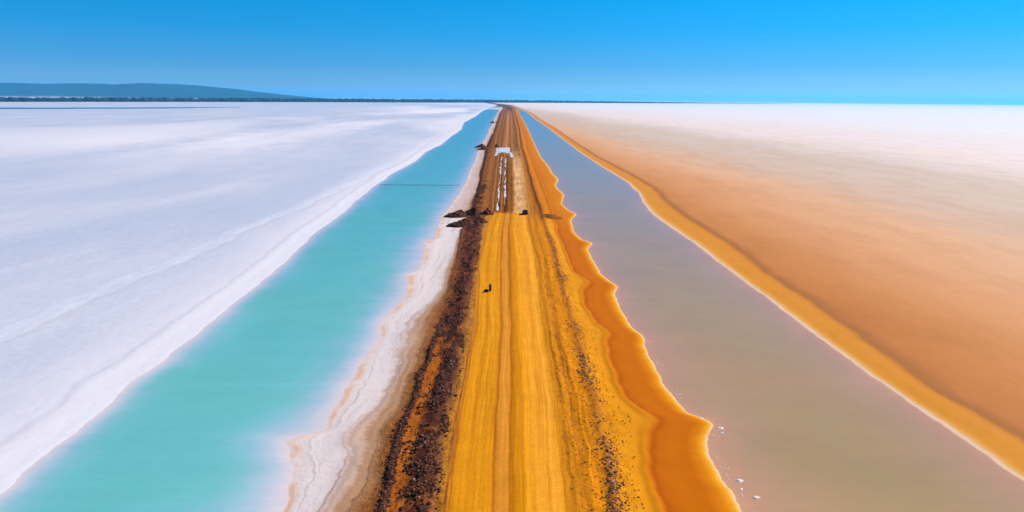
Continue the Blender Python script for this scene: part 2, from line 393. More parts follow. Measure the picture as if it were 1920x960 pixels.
def make_road():
    M = Mat('graded_ochre_road')
    X = M.xyz(); y = X['Y']
    r0 = M.attr('u')
    wob = M.noise(M.vec(0.0, M.math('MULTIPLY', y, 0.03)), 1.0, 3)
    fine = M.noise(M.pos(), 1.3, 6, .65)
    r = M.math('ADD', r0, M.math('MULTIPLY', M.math('SUBTRACT', wob, .5), 0.05))
    r = M.math('ADD', r, M.math('MULTIPLY', M.math('SUBTRACT', fine, .5), 0.035))
    rc = lambda *c: lin(c[0], c[1] * .965, c[2] * .8, K / 1.07)
    near = M.ramp(r, [(p, rc(*c)) for p, c in [(0, (178, 106, 28)), (.03, (226, 148, 24)), (.1, (234, 160, 28)), (.16, (218, 142, 20)), (.22, (236, 162, 30)), (.32, (228, 152, 26)),
                      (.365, (206, 130, 24)), (.38, (186, 112, 28)), (.40, (224, 148, 46)), (.46, (226, 152, 58)), (.505, (218, 142, 40)), (.525, (172, 100, 24)), (.545, (214, 136, 16)),
                      (.62, (222, 144, 16)), (.68, (240, 164, 34)), (.78, (246, 168, 50)), (.85, (244, 166, 48)), (.93, (248, 172, 58)), (.985, (240, 164, 44)), (1.0, (206, 132, 24))]])
    farr = M.ramp(r, [(p, pc(*c)) for p, c in [(0, (118, 68, 28)), (.08, (150, 90, 34)), (.2, (168, 102, 30)), (.3, (122, 70, 22)), (.42, (154, 90, 20)), (.52, (124, 72, 24)),
                      (.6, (206, 138, 66)), (.66, (236, 178, 120)), (.85, (238, 184, 130)), (.95, (224, 158, 88)), (1.0, (206, 140, 60))]])
    vfar = M.ramp(r, [(p, pc(*c)) for p, c in [(0, (120, 70, 36)), (.2, (176, 112, 56)), (.38, (212, 144, 74)), (.5, (150, 94, 48)), (.65, (186, 120, 62)), (.85, (150, 92, 46)), (1.0, (140, 82, 36))]])
    yj = M.math('ADD', y, M.math('MULTIPLY', M.math('SUBTRACT', fine, .5), 6.0))
    col = M.mix(M.mr(yj, 231, 236), near, farr)
    col = M.mix(M.mr(M.math('ADD', y, M.math('MULTIPLY', M.math('SUBTRACT', M.noise(M.pos(), .05, 3), .5), 140.0)), 400, 560), col, vfar)
    col = M.mix(M.mr(y, 1500, 3200), col, pc(92, 60, 56))
    blot = M.noise(M.scaled(.35, .08), 1.0, 5, .65)
    col = M.mix(M.math('MULTIPLY', M.mr(yj, 231, 238), M.mr(y, 1500, 900, 0, .8)), col, M.mix(1.0, col, M.ramp(blot, [(.34, (.55, .5, .45, 1)), (.5, (1, 1, 1, 1)), (.68, (1.18, 1.16, 1.14, 1))]), 'MULTIPLY'))
    # fine drag marks of the grader blade and tyres
    wand = M.noise(M.vec(3.0, M.math('MULTIPLY', y, 0.018)), 1.0, 2)
    rw = M.math('ADD', r0, M.math('MULTIPLY', M.math('SUBTRACT', wand, .5), .35))
    for off, amp_, wd in ((.22, .5, .012), (.30, .5, .012), (.66, .4, .014), (.745, .4, .014), (.9, -.55, .01)):
        ln = M.math('ABSOLUTE', M.math('SUBTRACT', M.math('ADD', r0, M.math('MULTIPLY', M.math('SUBTRACT', M.noise(M.vec(off * (40 if amp_ < 0 else 0) + amp_ * 9, M.math('MULTIPLY', y, 0.011)), 1.0, 2), .5), amp_)), off))
        col = M.mix(M.math('MULTIPLY', M.mr(ln, wd * 1.6, wd * .4), M.mr(fine, .35, .65, .05, .5)), col, M.mix(1.0, col, (.72, .66, .55, 1), 'MULTIPLY'))
    st = M.noise(M.vec(M.math('MULTIPLY', rw, 34.0), M.math('MULTIPLY', y, 0.03)), 1.0, 5, .62)
    st2 = M.noise(M.vec(M.math('MULTIPLY', r0, 9.0), M.math('MULTIPLY', y, 0.008)), 1.0, 3, .6)
    str_ = M.ramp(st, [(.3, (.74, .69, .6, 1)), (.48, (1, 1, 1, 1)), (.7, (1.1, 1.1, 1.12, 1))])
    col = M.mix(.75, col, M.mix(1.0, col, str_, 'MULTIPLY'))
    col = M.mix(.6, col, M.mix(1.0, col, M.ramp(st2, [(.35, (.78, .73, .64, 1)), (.55, (1.04, 1.04, 1.04, 1))]), 'MULTIPLY'))
    patch = M.noise(M.pos(), .35, 5, .6)
    col = M.mix(.5, col, M.mix(1.0, col, M.ramp(patch, [(.32, (.84, .8, .74, 1)), (.6, (1.05, 1.05, 1.05, 1))]), 'MULTIPLY'))
    gr = M.noise(M.pos(), 4.0, 5, .75)
    col = M.mix(.6, col, M.mix(1.0, col, M.ramp(gr, [(.33, (.78, .74, .68, 1)), (.5, (1, 1, 1, 1)), (.68, (1.1, 1.1, 1.1, 1))]), 'MULTIPLY'))
    h = M.math('ADD', M.math('MULTIPLY', st, .6), M.math('MULTIPLY', gr, .4))
    return M.principled(col, .95, M.bump(h, .1), .02)


def make_salt_left():
    M = Mat('white_salt_crust')
    X = M.xyz(); x, y = X['X'], X['Y']
    u = M.attr('u')          # 0 far, 1 crust_line, 2 shore, 3 lagoon mid
    d = M.attr('d')          # metres from the shore
    n1 = M.noise(M.scaled(.02, .006), 1.0, 6, .6, .4)
    n2 = M.noise(M.scaled(.25, .07), 1.0, 6, .6)
    n3 = M.noise(M.scaled(.0035, .0012), 1.0, 4, .5, .6)
    base = M.ramp(n1, [(.3, pc(186, 194, 209)), (.45, pc(193, 199, 213)), (.56, pc(201, 203, 214)), (.7, pc(212, 212, 220))])
    white = M.ramp(n3, [(.44, (0, 0, 0, 1)), (.62, (1, 1, 1, 1))])
    base = M.mix(M.math('MULTIPLY', M.math('MULTIPLY', white, M.mr(M.math('ADD', d, M.math('MULTIPLY', n1, 300.0)), 900, 250)), M.mr(y, 300, 650)), base, pc(246, 236, 236))
    # brighter, faintly pink crust next to the brine
    dj = M.math('ADD', d, M.math('MULTIPLY', M.math('SUBTRACT', n2, .5), 10.0))
    dj = M.math('ADD', dj, M.math('MULTIPLY', M.math('SUBTRACT', n1, .5), 22.0))
    near = M.mr(dj, 26, 2)
    base = M.mix(M.math('MULTIPLY', near, .85), base, pc(236, 228, 230))
    uj = M.math('ADD', u, M.math('MULTIPLY', M.math('SUBTRACT', n2, .5), .08))
    # crust lines
    line = M.math('MULTIPLY', M.mr(M.math('ABSOLUTE', M.math('SUBTRACT', d, M.math('ADD', 3.0, M.math('MULTIPLY', n2, 2.0)))), 2.0, .3), .6)
    base = M.mix(line, base, pc(240, 232, 234))
    line2 = M.math('MULTIPLY', M.mr(M.math('ABSOLUTE', M.math('SUBTRACT', d, M.math('ADD', 5.6, M.math('MULTIPLY', n2, 2.0)))), .9, .1), .5)
    base = M.mix(line2, base, pc(206, 196, 202))
    c = M.attr('c')          # metres from the crust line
    cj = M.math('ADD', c, M.math('MULTIPLY', M.math('SUBTRACT', n2, .5), 6.0))
    base = M.mix(M.math('MULTIPLY', M.mr(M.math('ABSOLUTE', cj), 2.4, .1), M.mr(n2, .4, .62, .15, .6)), base, pc(234, 234, 240))
    base = M.mix(M.math('MULTIPLY', M.mr(M.math('ABSOLUTE', M.math('SUBTRACT', cj, 2.0)), 1.1, .2), .45), base, pc(204, 194, 198))
    base = M.mix(M.math('MULTIPLY', M.mr(M.math('ABSOLUTE', M.math('ADD', cj, 2.6)), 1.4, .2), .3), base, pc(226, 234, 244))
    # wet rim and lagoon bed
    rim = M.ramp(M.math('DIVIDE', M.math('SUBTRACT', uj, 1.9), 1.1), [(0, (0, 0, 0, 1)), (.1, (0, 0, 0, 1)), (.2, (1, 1, 1, 1))])
    base = M.mix(rim, base, pc(176, 190, 205))
    vo = M.n('TexVoronoi', p_feature='DISTANCE_TO_EDGE', Vector=M.n('VectorMath', p_operation='ADD', i0=M.scaled(.22, .22), i1=M.vec(M.math('MULTIPLY', n2, 1.2), M.math('MULTIPLY', n1, 2.0))), Scale=1.0).outputs['Distance']
    plates = M.math('MULTIPLY', M.mr(vo, .09, .0), M.mr(y, 420, 120, 0.0, .14))
    base = M.mix(plates, base, pc(232, 230, 236))
    fl = M.noise(M.scaled(1.2, .5), 1.0, 7, .7)
    base = M.mix(.6, base, M.mix(1.0, base, M.ramp(fl, [(.3, (.88, .87, .87, 1)), (.5, (1, 1, 1, 1)), (.7, (1.05, 1.05, 1.05, 1))]), 'MULTIPLY'))
    h = M.math('ADD', n2, M.math('MULTIPLY', fl, .35))
    return M.principled(base, .9, M.bump(h, .08), .06)


def make_silt_right():
    M = Mat('brown_silt_and_salt')
    X = M.xyz(); x, y = X['X'], X['Y']
    u = M.attr('u')          # 0 channel mid, 1 shore, 2 orange_outer, 3 far
    d = M.attr('d')          # metres from the orange rim
    n1 = M.noise(M.scaled(.012, .004), 1.0, 5, .55, .3)
    n2 = M.noise(M.scaled(.4, .12), 1.0, 6, .6)
    n3 = M.noise(M.scaled(.09, .03), 1.0, 5, .6)
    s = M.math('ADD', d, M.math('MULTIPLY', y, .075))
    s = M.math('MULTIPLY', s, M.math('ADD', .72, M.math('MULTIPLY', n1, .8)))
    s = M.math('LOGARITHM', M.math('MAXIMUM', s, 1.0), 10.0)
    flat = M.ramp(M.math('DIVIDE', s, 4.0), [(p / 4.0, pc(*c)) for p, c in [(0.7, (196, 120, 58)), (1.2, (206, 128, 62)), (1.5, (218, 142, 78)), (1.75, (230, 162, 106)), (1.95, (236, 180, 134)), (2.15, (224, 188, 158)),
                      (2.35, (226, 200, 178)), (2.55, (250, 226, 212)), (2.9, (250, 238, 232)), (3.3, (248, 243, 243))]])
    wet = M.ramp(n3, [(.3, (.9, .86, .82, 1)), (.55, (1, 1, 1, 1)), (.75, (1.03, 1.03, 1.03, 1))])
    flat = M.mix(.8, flat, M.mix(1.0, flat, wet, 'MULTIPLY'))
    uj = M.math('ADD', u, M.math('MULTIPLY', M.math('SUBTRACT', n2, .5), .12))
    rim = M.ramp(M.math('DIVIDE', uj, 2.2), [(p / 2.2, pc(*c)) for p, c in [(0, (156, 148, 122)), (.6, (166, 146, 118)), (.9, (190, 150, 128)), (1.0, (232, 186, 156)), (1.05, (242, 206, 172)), (1.12, (240, 176, 96)),
                      (1.25, (236, 152, 44)), (1.55, (232, 148, 42)), (1.8, (222, 140, 42)), (1.92, (204, 126, 44)), (2.0, (176, 110, 48)), (2.1, (186, 116, 54))]])
    fard = M.mr(y, 1500, 400)
    sel = M.mr(M.math('ADD', d, M.math('MULTIPLY', M.math('SUBTRACT', n2, .5), 2.5)), -.2, 2.8)
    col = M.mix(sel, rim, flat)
    # dark drying streaks just behind the rim
    k = M.math('MULTIPLY', M.mr(M.math('ABSOLUTE', M.math('SUBTRACT', M.math('ADD', d, M.math('MULTIPLY', n3, 6.0)), 4.5)), 2.4, .2), .22)
    col = M.mix(M.math('MULTIPLY', k, fard), col, pc(166, 104, 60))
    dr = M.noise(M.n('VectorMath', p_operation='ADD', i0=M.scaled(.03, .09), i1=M.vec(n3, n2)), 1.0, 6, .62, 1.2)
    col = M.mix(.5, col, M.mix(1.0, col, M.ramp(dr, [(.3, (.93, .9, .87, 1)), (.47, (1, 1, 1, 1)), (.52, (1.03, 1.03, 1.03, 1)), (.56, (1, 1, 1, 1))]), 'MULTIPLY'))
    fl = M.noise(M.scaled(.9, .4), 1.0, 7, .7)
    col = M.mix(.5, col, M.mix(1.0, col, M.ramp(fl, [(.3, (.88, .86, .84, 1)), (.5, (1, 1, 1, 1)), (.7, (1.05, 1.05, 1.05, 1))]), 'MULTIPLY'))
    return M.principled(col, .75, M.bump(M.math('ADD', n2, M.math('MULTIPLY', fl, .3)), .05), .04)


def make_water(name, stops, ripple=.06, cap=1.0, tint=None, tint_amt=.6):
    """turbid brine: colour follows the depth of milky water over its pale bed, mirror of the sky by Fresnel"""
    M = Mat(name)
    dep = M.attr('depth')
    n1 = M.noise(M.scaled(.05, .12), 1.0, 5, .6, .3)
    n0 = M.noise(M.scaled(.4, .25), 1.0, 4, .6)
    dj = M.math('MULTIPLY', dep, M.math('ADD', .45, M.math('ADD', M.math('MULTIPLY', n1, .8), M.math('MULTIPLY', n0, .3))))
    col = M.ramp(M.math('DIVIDE', dj, 2.0), [(p / 2.0, pc(*c)) for p, c in stops], 'B_SPLINE' if len(stops) > 3 else 'LINEAR')
    n4 = M.noise(M.scaled(.012, .03), 1.0, 4, .5)
    if tint:
        col = M.mix(M.math('MULTIPLY', M.math('MULTIPLY', M.mr(n4, .42, .62), tint_amt), M.mr(dj, .1, .6)), col, pc(*tint))
    st = M.noise(M.scaled(.02, .35), 1.0, 5, .6)
    col = M.mix(.6, col, M.mix(1.0, col, M.ramp(st, [(.3, (.94, .95, .96, 1)), (.6, (1.0, 1.0, 1.0, 1)), (.75, (1.12, 1.08, 1.08, 1))]), 'MULTIPLY'))
    mo = M.noise(M.scaled(.06, .05), 1.0, 6, .62, .8)
    col = M.mix(.7, col, M.mix(1.0, col, M.ramp(mo, [(.3, (.9, .93, .94, 1)), (.5, (1, 1, 1, 1)), (.7, (1.12, 1.07, 1.06, 1))]), 'MULTIPLY'))
    wr = M.noise(M.scaled(.5, 1.6), 1.0, 5, .65)
    col = M.mix(.5, col, M.mix(1.0, col, M.ramp(wr, [(.35, (.95, .96, .97, 1)), (.65, (1.06, 1.05, 1.05, 1))]), 'MULTIPLY'))
    body = M.n('BsdfDiffuse', Color=col)
    rip = M.bump(M.noise(M.scaled(.8, 1.8), 1.0, 5, .65), ripple)
    gl = M.n('BsdfGlossy', Roughness=.12, Normal=rip)
    f = M.math('MULTIPLY', M.n('Fresnel', IOR=1.38), cap)
    ms = M.n('MixShader', i0=f, i1=body, i2=gl)
    M.t.links.new(ms.outputs[0], M.out.inputs['Surface'])
    return M.m


def make_plain(name, rgb, rough=.8, spec=.2, var=.25, scale=3.0, metallic=0.0, bump=0.0):
    M = Mat(name)
    n = M.noise(M.n('TexCoord').outputs['Object'], scale, 4, .6)
    c = pc(*rgb)
    a = tuple(v * (1 - var) for v in c[:3]) + (1,)
    b = tuple(min(1, v * (1 + var)) for v in c[:3]) + (1,)
    nrm = M.bump(n, bump) if bump else None
    return M.principled(M.ramp(n, [(.3, a), (.7, b)]), rough, nrm, spec, Metallic=metallic)


MAT_BANK_L, MAT_BANK_R, MAT_ROAD = make_bank_left(), make_bank_right(), make_road()
MAT_SALT, MAT_SILT = make_salt_left(), make_silt_right()
MAT_LAGOON = make_water('turquoise_brine', [(0, (236, 214, 204)), (.07, (224, 214, 216)), (.2, (186, 204, 212)), (.42, (140, 196, 202)), (.85, (114, 197, 192)), (1.6, (112, 194, 187))], tint=(112, 194, 176))
MAT_CHANNEL = make_water('olive_brine', [(0, (214, 158, 118)), (.06, (202, 150, 112)), (.2, (190, 152, 110)), (.42, (186, 150, 98)), (.8, (182, 152, 98))], tint=(192, 144, 100), tint_amt=.5)
MAT_PUDDLE = make_water('puddle_water', [(0, (236, 230, 226)), (2, (236, 230, 226))], .01, .45)
MAT_POOL = make_water('far_brine_pool', [(0, (80, 130, 160)), (2, (80, 130, 160))], .01, 1.0)


# ---------------------------------------------------------------- ground
def sheet(name, names, divs, mat, relief=None, dist_from=None, rows=ROWS, pieces=None, label=None):
    nr = len(rows)
    cx = [curve_x(n, rows) for n in names]
    cz = [curve_z(n, rows) for n in names]
    xs, zs, us = [], [], []
    for i, dv in enumerate(divs):
        geo = names[i] == 'far_left' or names[i + 1] == 'far_right'
        for j in range(dv):
            t = j / dv
            if names[i] == 'far_left':
                tt = 1 - .02 * (1 - t) - .98 * (1 - t) ** 4.5
            elif names[i + 1] == 'far_right':
                tt = .02 * t + .98 * t ** 3.2
            else:
                tt = t
            xs.append(cx[i] * (1 - tt) + cx[i + 1] * tt); zs.append(cz[i] * (1 - tt) + cz[i + 1] * tt)
            us.append(np.full(nr, i + tt))
    xs.append(cx[-1]); zs.append(cz[-1]); us.append(np.full(nr, len(names) - 1.0))
    X = np.stack(xs, 1); Z = np.stack(zs, 1); U = np.stack(us, 1); Y = np.repeat(rows[:, None], X.shape[1], 1)
    if relief:
        Z = Z + relief(X, Y, U)
    attrs = {'u': U}
    if dist_from:
        attrs['d'] = (X - curve_x(dist_from, rows)[:, None]) * (-1 if 'left' in dist_from else 1)
    if 'crust_line' in names:
        attrs['c'] = X - curve_x('crust_line', rows)[:, None]
    V = np.stack([X, Y, Z], 2).reshape(-1, 3)
    o = big_mesh(name, V, grid_faces(nr, X.shape[1]), mat, attrs)
    tag(o, label, kind='structure')
    return o


def relief_salt(X, Y, U):
    land = sstep(2.0, 1.9, U) * sstep(0, .6, U)
    ridge = np.exp(-((X - curve_x('crust_line', Y)) / 1.2) ** 2) * .06
    return land * (0.06 * fbm(X / 9, Y / 25, 3) + .05) + ridge * 0


def relief_bank(X, Y, U):
    r = sstep(2.1, 3.2, U) * sstep(7, 6.6, U)
    rough = sstep(3.7, 4.2, U) * sstep(6.9, 6.2, U)
    ridges = .28 * np.exp(-((U - 4.2) / .22) ** 2) * sstep(112, 100, Y) + .38 * np.exp(-((U - 5.5) / .35) ** 2) + .16 * np.exp(-((U - 6.8) / .12) ** 2)
    return r * .06 * fbm(X / 2.5, Y / 5, 3) + rough * .16 * fbm(X / 1.1, Y / 1.6, 3) + ridges * (0.7 + .5 * fbm(X / 3, Y / 6, 2)) * sstep(3000, 1500, Y)


def relief_right(X, Y, U):
    dirt = sstep(0, .3, U) * sstep(1.8, 1.2, U)
    ridge = .28 * np.exp(-((U - 1.0) / .12) ** 2) + .1 * np.exp(-((U - .25) / .07) ** 2) - .06 * np.exp(-((U - .45) / .07) ** 2)
    scarp = .22 * (sstep(1.75, 1.96, U) * 0 + np.exp(-((U - 1.86) / .1) ** 2))
    return dirt * .09 * fbm(X / 1.2, Y / 2, 3) + (ridge + scarp) * (0.8 + .35 * fbm(X / 3, Y / 6, 2)) * sstep(3000, 1500, Y)


def relief_road(X, Y, U):
    e = sstep(0, .03, U) * sstep(1, .97, U)
    ruts = -.07 * np.exp(-((U - .37) / .02) ** 2) - .08 * np.exp(-((U - .53) / .02) ** 2) + .06 * np.exp(-((U - .62) / .06) ** 2)
    farr = sstep(232, 238, Y) * sstep(520, 470, Y)
    ruts = ruts + farr * (-.3 * np.exp(-((U - .12) / .05) ** 2) - .28 * np.exp(-((U - .3) / .05) ** 2) + .3 * np.exp(-((U - .21) / .045) ** 2) + .32 * np.exp(-((U - .43) / .06) ** 2) + .12 * fbm(X / 1.5, Y / 4, 3))
    return e * (ruts + .02 * fbm(X / .7, Y / 8, 3)) * sstep(4000, 1500, Y)


def relief_silt(X, Y, U):
    e = sstep(1.0, 1.2, U) * sstep(3.0, 2.4, U)
    ridge = .16 * np.exp(-((U - 1.6) / .3) ** 2) * sstep(2000, 1000, Y)
    return e * .03 * fbm(X / 6, Y / 14, 3) + ridge


LEFT_LAND = ['far_left', 'crust_line', 'shore_left', 'lagoon_mid']
LEFT_BANK = ['lagoon_mid', 'shallow', 'bank_left', 'white_end', 'rock_outer', 'rock_mid', 'rock_inner', 'road_left']
RIGHT_BANK = ['road_right', 'rock_right', 'scarp', 'bank_right', 'channel_mid']
RIGHT_LAND = ['channel_mid', 'shore_right', 'orange_outer', 'far_right']
sheet('salt_flat_left', LEFT_LAND, [110, 30, 20], MAT_SALT, relief_salt, 'shore_left', label='pale lavender white salt flat beyond the turquoise lagoon')
sheet('embankment_left', LEFT_BANK, [4, 8, 22, 22, 22, 22, 14], MAT_BANK_L, relief_bank, label='salt crusted and stony brown bank between the turquoise lagoon and road')
sheet('road', ['road_left', 'road_right'], [64], MAT_ROAD, relief_road, label='straight ochre dirt road along the top of the causeway')
sheet('embankment_right', RIGHT_BANK, [26, 26, 26, 8], MAT_BANK_R, relief_right, label='orange sandy bank with scalloped beach beside the olive channel')
sheet('salt_flat_right', RIGHT_LAND, [8, 22, 110], MAT_SILT, relief_silt, 'orange_outer', label='orange brown silt flat fading to white salt')


def water_sheet(name, names, divs, mat, y1, label):
    rows = ROWS[ROWS < y1]
    nr = len(rows)
    cols, deps = [], []
    cx = [curve_x(n, rows) for n in names]; cz = [curve_z(n, rows) for n in names]
    cols.append(cx[0] - 1.5); deps.append(-cz[0] * 0 - .05)
    for i, dv in enumerate(divs):
        for j in range(dv):
            t = j / dv
            cols.append(cx[i] * (1 - t) + cx[i + 1] * t); deps.append(-(cz[i] * (1 - t) + cz[i + 1] * t))
    cols.append(cx[-1]); deps.append(-cz[-1])
    cols.append(cx[-1] + 1.5); deps.append(-cz[-1] * 0 - .05)
    X = np.stack(cols, 1); D = np.stack(deps, 1); Y = np.repeat(rows[:, None], X.shape[1], 1)
    V = np.stack([X, Y, 0 * X], 2).reshape(-1, 3)
    o = big_mesh(name, V, grid_faces(nr, X.shape[1]), mat, {'depth': D})
    return tag(o, label, kind='structure')


water_sheet('lagoon_water', ['shore_left', 'lagoon_mid', 'shallow', 'bank_left'], [14, 6, 10], MAT_LAGOON, 2760, 'turquoise brine lagoon running beside the causeway')
water_sheet('channel_water', ['bank_right', 'channel_mid', 'shore_right'], [10, 10], MAT_CHANNEL, 2500, 'still olive grey brine channel beside the orange bank')


def outline_sheet(name, pts, z, mat, n=8, wob=.0, depth=1.0):
    """flat pool filling a hand drawn outline (closed, smoothed)"""
    P = [Vector((a, b, 0)) for a, b in pts]
    out = []
    m = len(P)
    for i in range(m):
        p0, p1, p2, p3 = P[i - 1], P[i], P[(i + 1) % m], P[(i + 2) % m]
        for j in range(n):
            t = j / n
            q = .5 * ((2 * p1) + (p2 - p0) * t + (2 * p0 - 5 * p1 + 4 * p2 - p3) * t * t + (3 * p1 - p0 - 3 * p2 + p3) * t ** 3)
            q.x += wob * float(fbm(q.y / 4, q.x / 4 + 3))
            out.append((q.x, q.y, z))
    bm = bmesh.new()
    f = bm.faces.new([bm.verts.new(v) for v in out])
    bmesh.ops.triangulate(bm, faces=[f])
    bmesh.ops.recalc_face_normals(bm, faces=bm.faces)
    if sum(f.normal.z for f in bm.faces) < 0:
        bmesh.ops.reverse_faces(bm, faces=bm.faces)
    me = bpy.data.meshes.new(name); bm.to_mesh(me); bm.free()
    at = me.attributes.new('depth', 'FLOAT', 'POINT')
    at.data.foreach_set('value', [depth] * len(me.vertices))
    me.materials.append(mat)
    o = bpy.data.objects.new(name, me); COL.objects.link(o)
    return o


tag(outline_sheet('brine_pool', [(-2600, 1660), (-1850, 1720), (-1480, 1800), (-1250, 1960), (-1080, 2240), (-1010, 2560), (-1130, 2480), (-1320, 2230), (-1560, 2060), (-2000, 1960), (-2700, 1900)],
                  .62, MAT_POOL, 8, 20.0), 'thin strip of blue brine lying far out on the salt flat', kind='structure')


def road_at(y, f):
    return float(curve_x('road_left', y)) * (1 - f) + float(curve_x('road_right', y)) * f


tag(outline_sheet('puddle', [(-13.2, 552), (-8, 556), (-2.6, 556), (-2.2, 520), (-.2, 490), (.3, 470), (-1.6, 464), (-3.2, 480), (-5, 502), (-8, 508), (-10, 500), (-11, 478), (-12.6, 480), (-12.6, 515)],
                  1.46, MAT_PUDDLE, 8, .8), 'wide pale puddle across the brown end of the road', 'puddle')


def rut_puddle(f, y0, y1, w, seed, label):
    ys = np.linspace(y0, y1, 60)
    L = [(road_at(y, f) + .35 * float(fbm(y / 9 + seed, 0)), w * max(.12, .55 + 1.0 * float(fbm(y / 11 + seed, 5.0))) * (1 if 0 < i < 59 else .1)) for i, y in enumerate(ys)]
    V, Fc = [], []
    for i, y in enumerate(ys):
        V += [(L[i][0] - L[i][1], y, 1.31), (L[i][0] + L[i][1], y, 1.31)]
        if i: Fc.append((2 * i - 2, 2 * i - 1, 2 * i + 1, 2 * i))
    o = mesh_from('puddle', V, Fc, MAT_PUDDLE)
    at = o.data.attributes.new('depth', 'FLOAT', 'POINT'); at.data.foreach_set('value', [1.0] * len(V))
    return tag(o, label, 'puddle')


rut_puddle(.12, 238, 478, .36, 3, 'long thin puddle in the wheel rut beside the dark rubble edge')
rut_puddle(.31, 250, 462, .34, 11, 'long broken thin puddle in the rut along the middle of the road')


# sunken mud bar reaching across the lagoon
def mud_bar():
    xs = np.linspace(-63, -24.5, 60)
    V, Fc = [], []
    for i, x in enumerate(xs):
        yc = 318 + (x + 63) / 38.5 * 3 + .8 * float(fbm(x / 6, 9.0)); w = 1.5 + .5 * float(fbm(x / 4, 2.0)); h = .06 + .05 * float(fbm(x / 5, 4.0))
        if i in (0, 59): w, h = .1, -.1
        V += [(x, yc - w, -.3), (x, yc - w * .4, h), (x, yc + w * .4, h), (x, yc + w, -.3)]
        if i:
            a = 4 * (i - 1); b = 4 * i
            Fc += [(a + k, b + k, b + k + 1, a + k + 1) for k in range(3)]
    o = mesh_from('mud_bar', V, Fc, make_plain('wet_mud', (58, 92, 120), .8, .1))
    return tag(o, 'thin dark mud bar just breaking the surface across the turquoise lagoon', 'mud bar')


mud_bar()

# ---------------------------------------------------------------- heaps of dumped soil
MAT_HEAP = make_plain('dark_heaped_soil', (104, 62, 42), .95, .05, .45, 1.2, bump=.3)
MAT_HEAP_R = make_plain('ochre_heaped_soil', (150, 88, 34), .95, .05, .35, 1.2, bump=.25)


def heap(cx, cy, rx, ry, h, z0, label, seed, tip=0.0, mat=None, group=None):
    """ragged heap; tip > 0 draws it out to a point towards -x"""
    V, Fc = [], []
    na, nr = 40, 14
    for r in range(nr + 1):
        t = r / nr
        for a in range(na):
            th = 2 * math.pi * a / na
            ex = 1.0 + tip * max(0, -math.cos(th)) ** 3
            lump = 1 + .22 * mnoise.noise(Vector((math.cos(th) * 1.3 + seed, math.sin(th) * 1.3, seed)))
            x = rx * ex * lump * t * math.cos(th); yy = ry * lump * t * math.sin(th) * (1 - .25 * tip * max(0, -math.cos(th)))
            prof = (1 - t) ** .95
            z = h * prof + (.26 * h) * mnoise.fractal(Vector((x * .75 + seed * 3, yy * .75, seed)), .9, 2.0, 6) * (1 - t * .6) - .45 * (t ** 4)
            V.append((x, yy, z))
    for r in range(nr):
        for a in range(na):
            i = r * na + a; j = r * na + (a + 1) % na
            Fc.append((i, i + na, j + na, j))
    o = mesh_from('soil_heap', V, Fc, mat or MAT_HEAP)
    bm = bmesh.new(); bm.from_mesh(o.data); bmesh.ops.remove_doubles(bm, verts=bm.verts, dist=.001); bm.to_mesh(o.data); bm.free()
    o.location = (cx, cy, z0)
    return tag(o, label, 'soil heap', group)


G1 = 'soil heaps dumped where the yellow road ends'
heap(-18.0, 232, 4.4, 3.4, 2.0, .6, 'dark pointed soil heap reaching furthest out toward the turquoise lagoon', 1.3, .3, group=G1)
heap(-13.0, 232.5, 3.8, 3.4, 2.6, .9, 'middle soil heap of the row that ends the yellow road', 4.1, .2, group=G1)
heap(-8.6, 230.5, 3.2, 3.0, 2.5, 1.15, 'soil heap touching the left edge of the yellow road', 7.7, .1, group=G1)
heap(-14.8, 213.5, 4.4, 3.2, 2.1, .65, 'dark pointed soil heap lying on the near side of the heap row', 9.2, .4, group=G1)
heap(-10.2, 214.5, 3.2, 2.8, 1.9, 1.0, 'brown soil heap between the pointed near heap and the road', 12.4, .2, group=G1)
heap(12.4, 229, 5.0, 3.4, 1.2, .8, 'low brown soil heap on the orange bank beyond the car', 15.0, 0, MAT_HEAP_R)
G2 = 'soil heaps beside the wide puddle'
heap(-26.0, 578, 4.2, 6, 2.6, .4, 'far dark soil heap jutting to the water before the wide puddle', 21.0, .6, group=G2)
heap(-22.5, 548, 4.0, 5, 2.2, .6, 'far dark soil heap on the bank just nearer than the jutting one', 24.0, .5, group=G2)
heap(-13.4, 566, 2.6, 5, 2.8, 1.1, 'far dark soil heap at the edge of the wide puddle', 27.0, .1, group=G2)
heap(-34.6, 1170, 3.6, 9, 3.2, .3, 'very distant small dark soil heap alone at the lagoon edge', 31.0, .4)

# ---------------------------------------------------------------- stones along the banks
def rock_mesh(name, seed, mat, sub=1):
    bm = bmesh.new(); bmesh.ops.create_icosphere(bm, subdivisions=sub, radius=1.0)
    for v in bm.verts:
        v.co *= 1 + .38 * mnoise.noise(v.co * 1.3 + Vector((seed * 5.1, seed, -seed)))
        v.co.z *= .68
    me = bpy.data.meshes.new(name); bm.to_mesh(me); bm.free(); me.materials.append(mat)
    return me


def rock_mat(name, pal, use_attr):
    M = Mat(name)
    f = M.attr('tone') if use_attr else M.n('ObjectInfo').outputs['Random']
    n = M.noise(M.pos(), 6.0, 4, .6)
    c = M.ramp(f, [(p, pc(*k)) for p, k in pal])
    c = M.mix(.7, c, M.mix(1.0, c, M.ramp(n, [(.3, (.7, .68, .68, 1)), (.7, (1.25, 1.2, 1.2, 1))]), 'MULTIPLY'))
    return M.principled(c, .9, None, .15)


